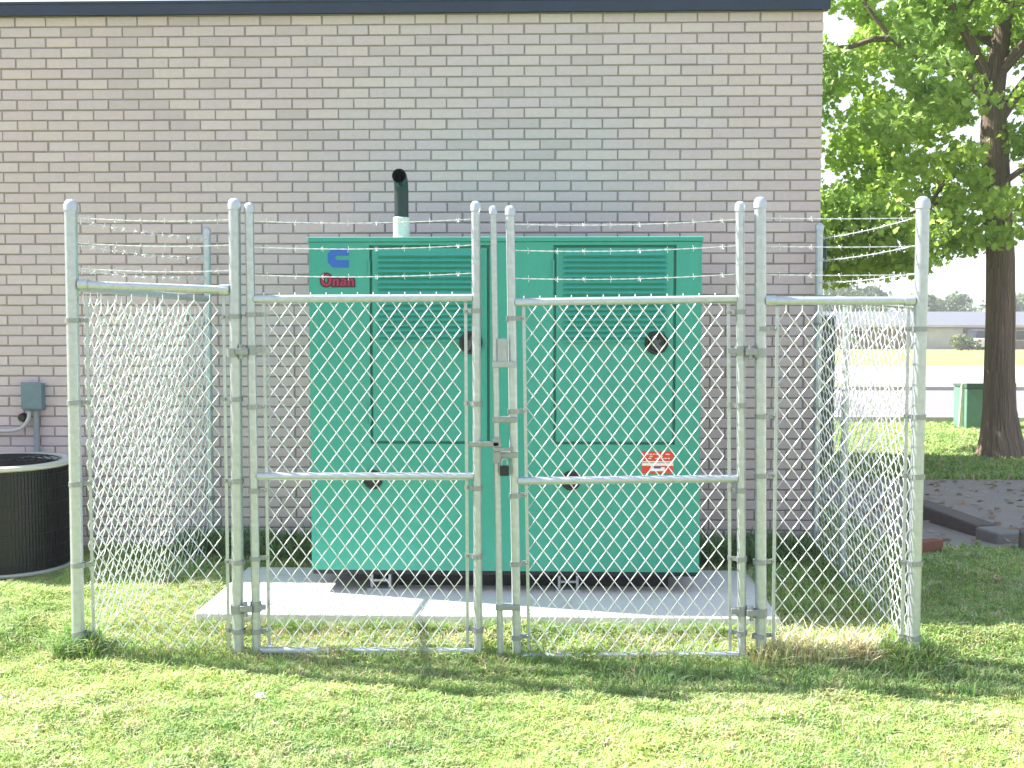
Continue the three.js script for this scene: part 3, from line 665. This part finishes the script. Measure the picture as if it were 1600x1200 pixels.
{
  const zt = -7.2, y0 = gy(zt), r = rng(404);
  const tree = thing('shade_tree', 'large leafy shade tree standing right of the brick building', 'tree', [5.4, y0, zt]);
  const bump = (i, k) => 0.93 + 0.14 * hash(i, k, 12);
  const tp = [V(0.0, -0.2, 0), V(0.0, 0.05, 0), V(-0.03, 0.25, 0), V(-0.04, 0.6, 0), V(-0.05, 1.1, 0), V(-0.05, 1.7, 0), V(-0.06, 2.4, 0), V(-0.12, 3.2, 0), V(-0.19, 3.9, 0.02), V(-0.2, 4.4, 0.02), V(-0.12, 5.2, 0.05), V(0.05, 6.4, 0), V(0.1, 7.6, 0)];
  mesh('trunk', [sweep(tp, [0.36, 0.31, 0.25, 0.205, 0.18, 0.17, 0.165, 0.155, 0.155, 0.13, 0.10, 0.07, 0.03], 14, true, bump)], M.bark, tree);
  const limb = (pts, r0, r1) => { const c = new THREE.CatmullRomCurve3(pts), n = 12; return sweep(c.getPoints(n), range(r0, r1, n), 8, true, bump); };
  const L = [
    [V(-0.2, 4.2, 0.02), V(-0.55, 4.55, 0.1), V(-1.1, 4.75, 0.2), V(-1.5, 5.0, 0.2), V(-2.1, 4.85, 0.3), V(-2.7, 4.95, 0.5)],
    [V(-1.1, 4.75, 0.2), V(-1.4, 4.95, 0.15), V(-1.75, 5.4, 0.1), V(-2.1, 5.9, 0.1)],
    [V(-0.2, 4.4, 0.02), V(-0.65, 5.2, 0.1), V(-1.0, 5.75, 0.15), V(-1.4, 6.8, 0.2)],
    [V(-0.18, 4.0, 0.0), V(0.4, 4.7, -0.2), V(1.3, 5.1, -0.4), V(2.4, 5.3, -0.5)],
    [V(-0.15, 4.6, 0.03), V(0.2, 5.2, 0.9), V(0.3, 5.6, 2.0), V(0.2, 5.7, 3.0)],
    [V(-0.1, 4.9, 0.0), V(-0.4, 5.4, -0.9), V(-0.6, 5.9, -2.2)],
    [V(-0.08, 2.9, 0.1), V(-0.5, 3.1, 0.35), V(-1.1, 3.0, 0.6), V(-1.7, 2.75, 0.8)],
    [V(-0.1, 3.3, 0.1), V(0.3, 3.6, 0.4), V(1.0, 3.7, 0.8), V(1.8, 3.5, 1.0)],
  ];
  L.forEach((p, i) => mesh('limb', [limb(p, [0.085, 0.04, 0.075, 0.08, 0.07, 0.07, 0.032, 0.04][i], 0.012)], M.bark, tree));
  const twigs = [], clumps = [];
  // clumps in the part of the crown that hangs into the photograph
  const holes = [[-2.0, 4.25, 0.2], [-2.0, 5.25, 0.25], [-2.0, 3.3, 0.16], [-1.15, 3.1, 0.14], [-0.65, 3.9, 0.1], [-0.9, 4.6, 0.2], [-0.2, 3.35, 0.2], [0.15, 4.4, 0.2]];
  for (let k = 0; k < 820; k++) {
    const x = k < 560 ? rr(-2.9, 1.1, r) : rr(-2.6, -0.3, r), y = k > 740 ? rr(2.2, 3.2, r) : rr(2.2, 5.9, r), z = rr(-1.6, 1.9, r);
    const floor = x < -1.35 ? 2.15 : x < -0.7 ? 2.85 : x < 0.15 ? 2.5 : 2.75;
    if (y < floor) continue;
    if (holes.some(([hx, hy, hr]) => Math.hypot(x - hx, y - hy) < hr + 0.22)) continue;
    if (z > 0.1 && L.slice(0, 3).some((l) => l.some((q, i) => i && i < l.length && Math.hypot(x - (q.x + l[i - 1].x) / 2, y - (q.y + l[i - 1].y) / 2) < 0.27))) continue;
    const s = rr(0.12, 0.30, r);
    clumps.push([x, y, z, s * 1.25, s * 0.75, s * 1.25, Math.floor(360 * s)]);
    let best = null, bd = 1e9;
    for (const l of L) for (const q of l) { const d = q.distanceTo(V(x, y, z)); if (d < bd) { bd = d; best = q; } }
    if (bd < 0.7 && k % 3 === 0) { const m = V().lerpVectors(best, V(x, y, z), 0.5).add(V(0, 0.08, 0)); twigs.push(sweep([best, m, V(x, y, z), V(x - 0.12, y - 0.1, z)], [0.016, 0.011, 0.006, 0.003], 5, false)); }
  }
  // the rest of the crown, above and to the right of the frame
  for (let k = 0; k < 90; k++) {
    const a = r() * Math.PI * 2, u = rr(-0.35, 1, r), s = Math.cbrt(rr(0.25, 1, r)), kk = Math.sqrt(1 - u * u);
    const x = 0.4 + Math.cos(a) * kk * s * 3.5, y = 6.1 + u * s * 3.2, z = Math.sin(a) * kk * s * 3.2;
    if (y < 5.4 && x < 0.9) continue;
    const q = rr(0.5, 0.8, r);
    clumps.push([x, y, z, q, q * 0.7, q, 190]);
  }
  mesh('branchlet', twigs, M.bark, tree).userData.kind = 'stuff';
  leaves(tree, 'crown', clumps, 0.09, 808, [0.24, 0.39, 0.065]);
}
// far trees beyond the street and the house
{
  const far = [[41, -176, 7.6, 3.2, 'rounded dark tree showing just right of the brick wall, left of the far house'], [47, -185, 6.6, 2.6, 'smaller far tree close behind the rounded dark tree'], [55, -182, 5.2, 2.4, 'low far tree over the left end of the far house roof'], [60, -186, 5.6, 2.6, 'far tree over the middle of the far house roof'], [65.5, -182, 6.4, 2.4, 'far tree over the far house just left of the shade tree trunk'], [71.5, -184, 7.0, 2.8, 'far tree over the far house, right of the shade tree trunk']];
  far.forEach(([x, z, hgt, w, label], i) => {
    const y = gy(z), t = thing('distant_tree', label, 'tree', [x, y, z], 'trees beyond the far house'), r = rng(900 + i);
    mesh('trunk', [sweep([V(0, -0.3, 0), V(0.05, hgt * 0.3, 0), V(0, hgt * 0.7, 0)], [0.3, 0.22, 0.1], 8)], M.bark, t);
    const cl = [];
    for (let k = 0; k < 26; k++) { const a = r() * Math.PI * 2, u = rr(-0.7, 1, r), kk = Math.sqrt(1 - u * u) * rr(0.4, 1, r); cl.push([Math.cos(a) * kk * w, hgt * 0.6 + u * hgt * 0.36, Math.sin(a) * kk * w, w * 0.34, w * 0.26, w * 0.34, 55]); }
    leaves(t, 'crown', cl, 0.55, 950 + i, [0.075, 0.125, 0.05]);
  });
  const cl = []; const r = rng(77);
  for (let k = 0; k < 150; k++) { const x = rr(20, 130, r); cl.push([x, gy(-205) + rr(0.5, 4.6, r), -205 + rr(-4, 4, r), 2.2, 1.5, 2, 50]); }
  const w = leaves(scene, numbered('far_woods'), cl, 0.8, 66, [0.085, 0.13, 0.065]);
  tag(w, 'pale green band of far woods on the horizon', 'woods', null, 'stuff');
  const sh = thing('bush', 'rounded bush in front of the pale left part of the far house', 'bush', [35.2, gy(-104), -104]);
  mesh('stem', [sweep([V(0, -0.1, 0), V(0.02, 0.6, 0)], [0.06, 0.03], 6)], M.bark, sh);
  leaves(sh, 'foliage', [[0, 0.7, 0, 1.1, 0.65, 0.8, 240], [0.7, 0.5, 0, 0.8, 0.5, 0.7, 160]], 0.3, 31, [0.12, 0.16, 0.08]);
}

// ---------------------------------------------------------------- grass
function tuftGeo(n, hgt, spread, wid, seed, lean = 0.5) {
  const r = rng(seed), P = [];
  for (let i = 0; i < n; i++) {
    const a = r() * Math.PI * 2, x = Math.cos(a) * spread * Math.sqrt(r()), z = Math.sin(a) * spread * Math.sqrt(r()), b = r() * Math.PI * 2, h = hgt * rr(0.55, 1.15, r), w = wid * rr(0.7, 1.3, r), l = lean * rr(0.2, 1.4, r) * h;
    const dx = Math.cos(b), dz = Math.sin(b), px = -dz * w, pz = dx * w;
    const A = [x - px, 0, z - pz], B = [x + px, 0, z + pz], C = [x + dx * l * 0.35 + px * 0.8, h * 0.6, z + dz * l * 0.35 + pz * 0.8], D = [x + dx * l * 0.35 - px * 0.8, h * 0.6, z + dz * l * 0.35 - pz * 0.8], T = [x + dx * l, h * (1 - 0.25 * lean), z + dz * l];
    P.push(...A, ...B, ...C, ...A, ...C, ...D, ...D, ...C, ...T);
  }
  const g = new THREE.BufferGeometry();
  g.setAttribute('position', new THREE.Float32BufferAttribute(P, 3));
  g.computeVertexNormals();
  return g;
}
M.grass = new THREE.MeshPhysicalMaterial({ color: 0xffffff, roughness: 0.9, transmission: 0.35, thickness: 0, side: THREE.DoubleSide });
function scatter(name, label, geo, spots, seed, kind = 'stuff') {
  const m = new THREE.InstancedMesh(geo, M.grass, spots.length), o = new THREE.Object3D(), c = new THREE.Color(), r = rng(seed);
  spots.forEach(([x, z, s, cc], i) => {
    o.position.set(x, gy(z) - 0.004, z); o.rotation.set(rr(-0.15, 0.15, r), r() * 6.283, rr(-0.15, 0.15, r)); o.scale.set(s * rr(0.8, 1.2, r), s * rr(0.75, 1.25, r), s * rr(0.8, 1.2, r)); o.updateMatrix();
    m.setMatrixAt(i, o.matrix); c.setRGB(...cc); m.setColorAt(i, c);
  });
  m.name = numbered(name); m.castShadow = m.receiveShadow = true;
  tag(m, label, 'grass', null, kind);
  scene.add(m);
}
const GREEN = [0.19, 0.33, 0.06], LIME = [0.44, 0.56, 0.15], STRAW = [0.66, 0.60, 0.38], DEEP = [0.07, 0.18, 0.04];
const mix = (a, b, t) => a.map((v, i) => v + (b[i] - v) * t);
function grassColor(x, z, r, dry = 0) {
  const n = fbm(x * 0.9, z * 0.9, 3, 4), f = vnoise(x * 6, z * 6, 8);
  let c = mix(GREEN, LIME, Math.min(1, Math.max(0, n * 1.7 - 0.35 + (r() - 0.5) * 0.7)));
  if (r() < 0.08 + dry + 0.5 * smooth(0.55, 0.8, fbm(x * 1.4 + 9, z * 1.4, 6, 3)) * 0.5 + 0.1 * f) c = mix(c, STRAW, rr(0.4, 1, r));
  return c.map((v) => v * rr(0.82, 1.2, r));
}
{
  const r = rng(2024), out = [], onPad = (x, z) => x > -1.97 && x < 1.21 && z > 0.48 && z < 1.72, onSlab = (x, z) => x > -4.07 && x < -3.03 && z > 0 && z < 0.94;
  while (out.length < 62000) {
    const z = rr(0.03, 4.6, r), x = rr(-4.7, 3.6, r);
    if (Math.abs(x + 0.035 * (8.45 - z)) > (8.9 - z) * 0.44) continue;
    if (onPad(x, z) || onSlab(x, z)) continue;
    const inside = z < 1.9 && x > -2.4 && x < 1.75;
    const cl = vnoise(x * 7, z * 9, 19), s = (0.6 + 0.7 * fbm(x * 2.2, z * 2.2, 13, 3) + (inside ? -0.1 : 0)) * (0.85 + 0.3 * smooth(0.45, 0.85, cl));
    out.push([x, z, s, grassColor(x, z, r, inside ? 0.25 : 0.05)]);
  }
  scatter('lawn_grass', 'short pale green grass around the fence and in the foreground', tuftGeo(8, 0.06, 0.04, 0.0032, 5, 1.0), out, 1);
  // longer unmown grass along fence lines and wall foot
  const lng = [];
  const strip = (n, fx, fz, s0, s1, colr) => { for (let i = 0; i < n; i++) { const t = r(), x = fx(t) , z = fz(t); lng.push([x, z, rr(s0, s1, r), mix(colr, grassColor(x, z, r), rr(0, 0.6, r)).map((v) => v * rr(0.8, 1.2, r))]); } };
  strip(1100, (t) => -2.5 + t * 4.5, () => FZ + rr(0.06, 0.26, r), 0.35, 0.8, GREEN);
  strip(320, (t) => 0.2 + t * 2.0, (t) => FZ + rr(0.14, 0.5, r), 0.5, 1.0, DEEP);
  strip(260, (t) => 1.0 + t * 0.6, () => FZ + rr(-0.12, 0.12, r), 0.6, 1.3, STRAW);
  strip(500, (t) => -2.45 + t * 0.55, () => rr(0.02, 0.3, r), 0.7, 1.6, DEEP);
  strip(420, (t) => -1.9 + t * 0.55, () => rr(0.02, 0.42, r), 0.7, 1.5, DEEP);
  strip(500, (t) => 0.8 + t * 0.9, () => rr(0.02, 0.42, r), 0.7, 1.7, DEEP);
  strip(420, (t) => 1.25 + t * 0.5, () => rr(0.45, 1.5, r), 0.5, 1.1, GREEN);
  strip(120, () => -2.47 + rr(-0.1, 0.1, r), () => FZ + rr(-0.1, 0.1, r), 0.6, 1.3, GREEN);
  strip(160, () => 1.81 + rr(-0.12, 0.12, r), () => FZ + rr(-0.1, 0.12, r), 0.6, 1.4, GREEN);
  strip(650, (t) => -1.95 + t * 3.15, () => 1.725 + rr(0, 0.06, r), 0.35, 0.7, GREEN);
  const weeds = [];
  for (let i = 0; i < 190; i++) { const cx = rr(-3.2, 2.6, r), cz = rr(2.3, 3.9, r), n = Math.floor(rr(3, 14, r)); for (let k = 0; k < n; k++) weeds.push([cx + rr(-0.07, 0.07, r), cz + rr(-0.05, 0.05, r), rr(0.5, 0.95, r), mix(DEEP, GREEN, rr(0, 0.8, r))]); }
  scatter('weeds', 'darker clumps of coarse weeds scattered in the foreground lawn', tuftGeo(9, 0.055, 0.03, 0.006, 33, 1.3), weeds, 8);
  scatter('tall_grass', 'longer unmown grass along the fence line and the foot of the wall', tuftGeo(8, 0.13, 0.03, 0.0028, 9, 0.8), lng, 2);
  // lawn beyond the building on the right
  const back = [];
  while (back.length < 34000) {
    const z = -13 * Math.pow(r(), 0.8) + 0.4, x = 1.8 + r() * 7;
    if (x > 2.3 && z < -0.2 && z > -4.65) continue;
    if (x < EAST + 0.1 && z < 0) continue;
    if (x > (8.45 - z) * 0.42 + 0.4) continue;
    back.push([x, z, rr(0.8, 1.5, r), mix(grassColor(x, z, r, 0.05), GREEN, 0.3)]);
  }
  scatter('lawn_grass', 'short grass under and behind the shade tree, right of the building', tuftGeo(7, 0.055, 0.05, 0.004, 15, 0.9), back, 3);
}
{
  const r = rng(515), n = 420, m = new THREE.InstancedMesh(leafGeo, M.leaf, n), o = new THREE.Object3D(), c = new THREE.Color();
  for (let i = 0; i < n; i++) {
    const path = i < 260, x = path ? rr(2.3, 6.5, r) : rr(1.9, 6.5, r), z = path ? rr(-4.5, -0.3, r) : rr(-9, 1.2, r);
    o.position.set(x, gy(z) + (path ? 0.012 : 0.045), z); o.rotation.set(-1.57 + rr(-0.4, 0.4, r), r() * 6.28, r() * 6.28, 'YXZ'); o.scale.setScalar(rr(0.04, 0.085, r)); o.updateMatrix(); m.setMatrixAt(i, o.matrix);
    const t = r(); c.setRGB(0.16 + 0.2 * t, 0.10 + 0.12 * t, 0.05 + 0.04 * t); m.setColorAt(i, c);
  }
  m.name = 'fallen_leaves'; m.castShadow = m.receiveShadow = true;
  tag(m, 'scattered dry leaves on the shaded path and grass under the tree', 'leaf litter', null, 'stuff'); scene.add(m);
}
{
  const P = thing('paper_scrap', 'small white scrap of litter in the foreground grass', 'litter', [-1.39, gy(2.62) + 0.03, 2.62]);
  const g = new THREE.PlaneGeometry(0.07, 0.035, 6, 3); const p = g.attributes.position;
  for (let i = 0; i < p.count; i++) p.setZ(i, 0.006 * Math.sin(p.getX(i) * 90) + 0.01 * hash(i, 3, 4));
  g.computeVertexNormals(); g.rotateX(-1.1); g.rotateY(0.4);
  const b = g.clone(); b.translate(0, -0.0012, -0.0008);
  mesh('paper', [clean(g), clean(b)], std({ color: col(0.8, 0.8, 0.78), roughness: 0.8, side: THREE.DoubleSide, map: rep(patchy, 8) }), P);
}
renderer.render(scene, camera);
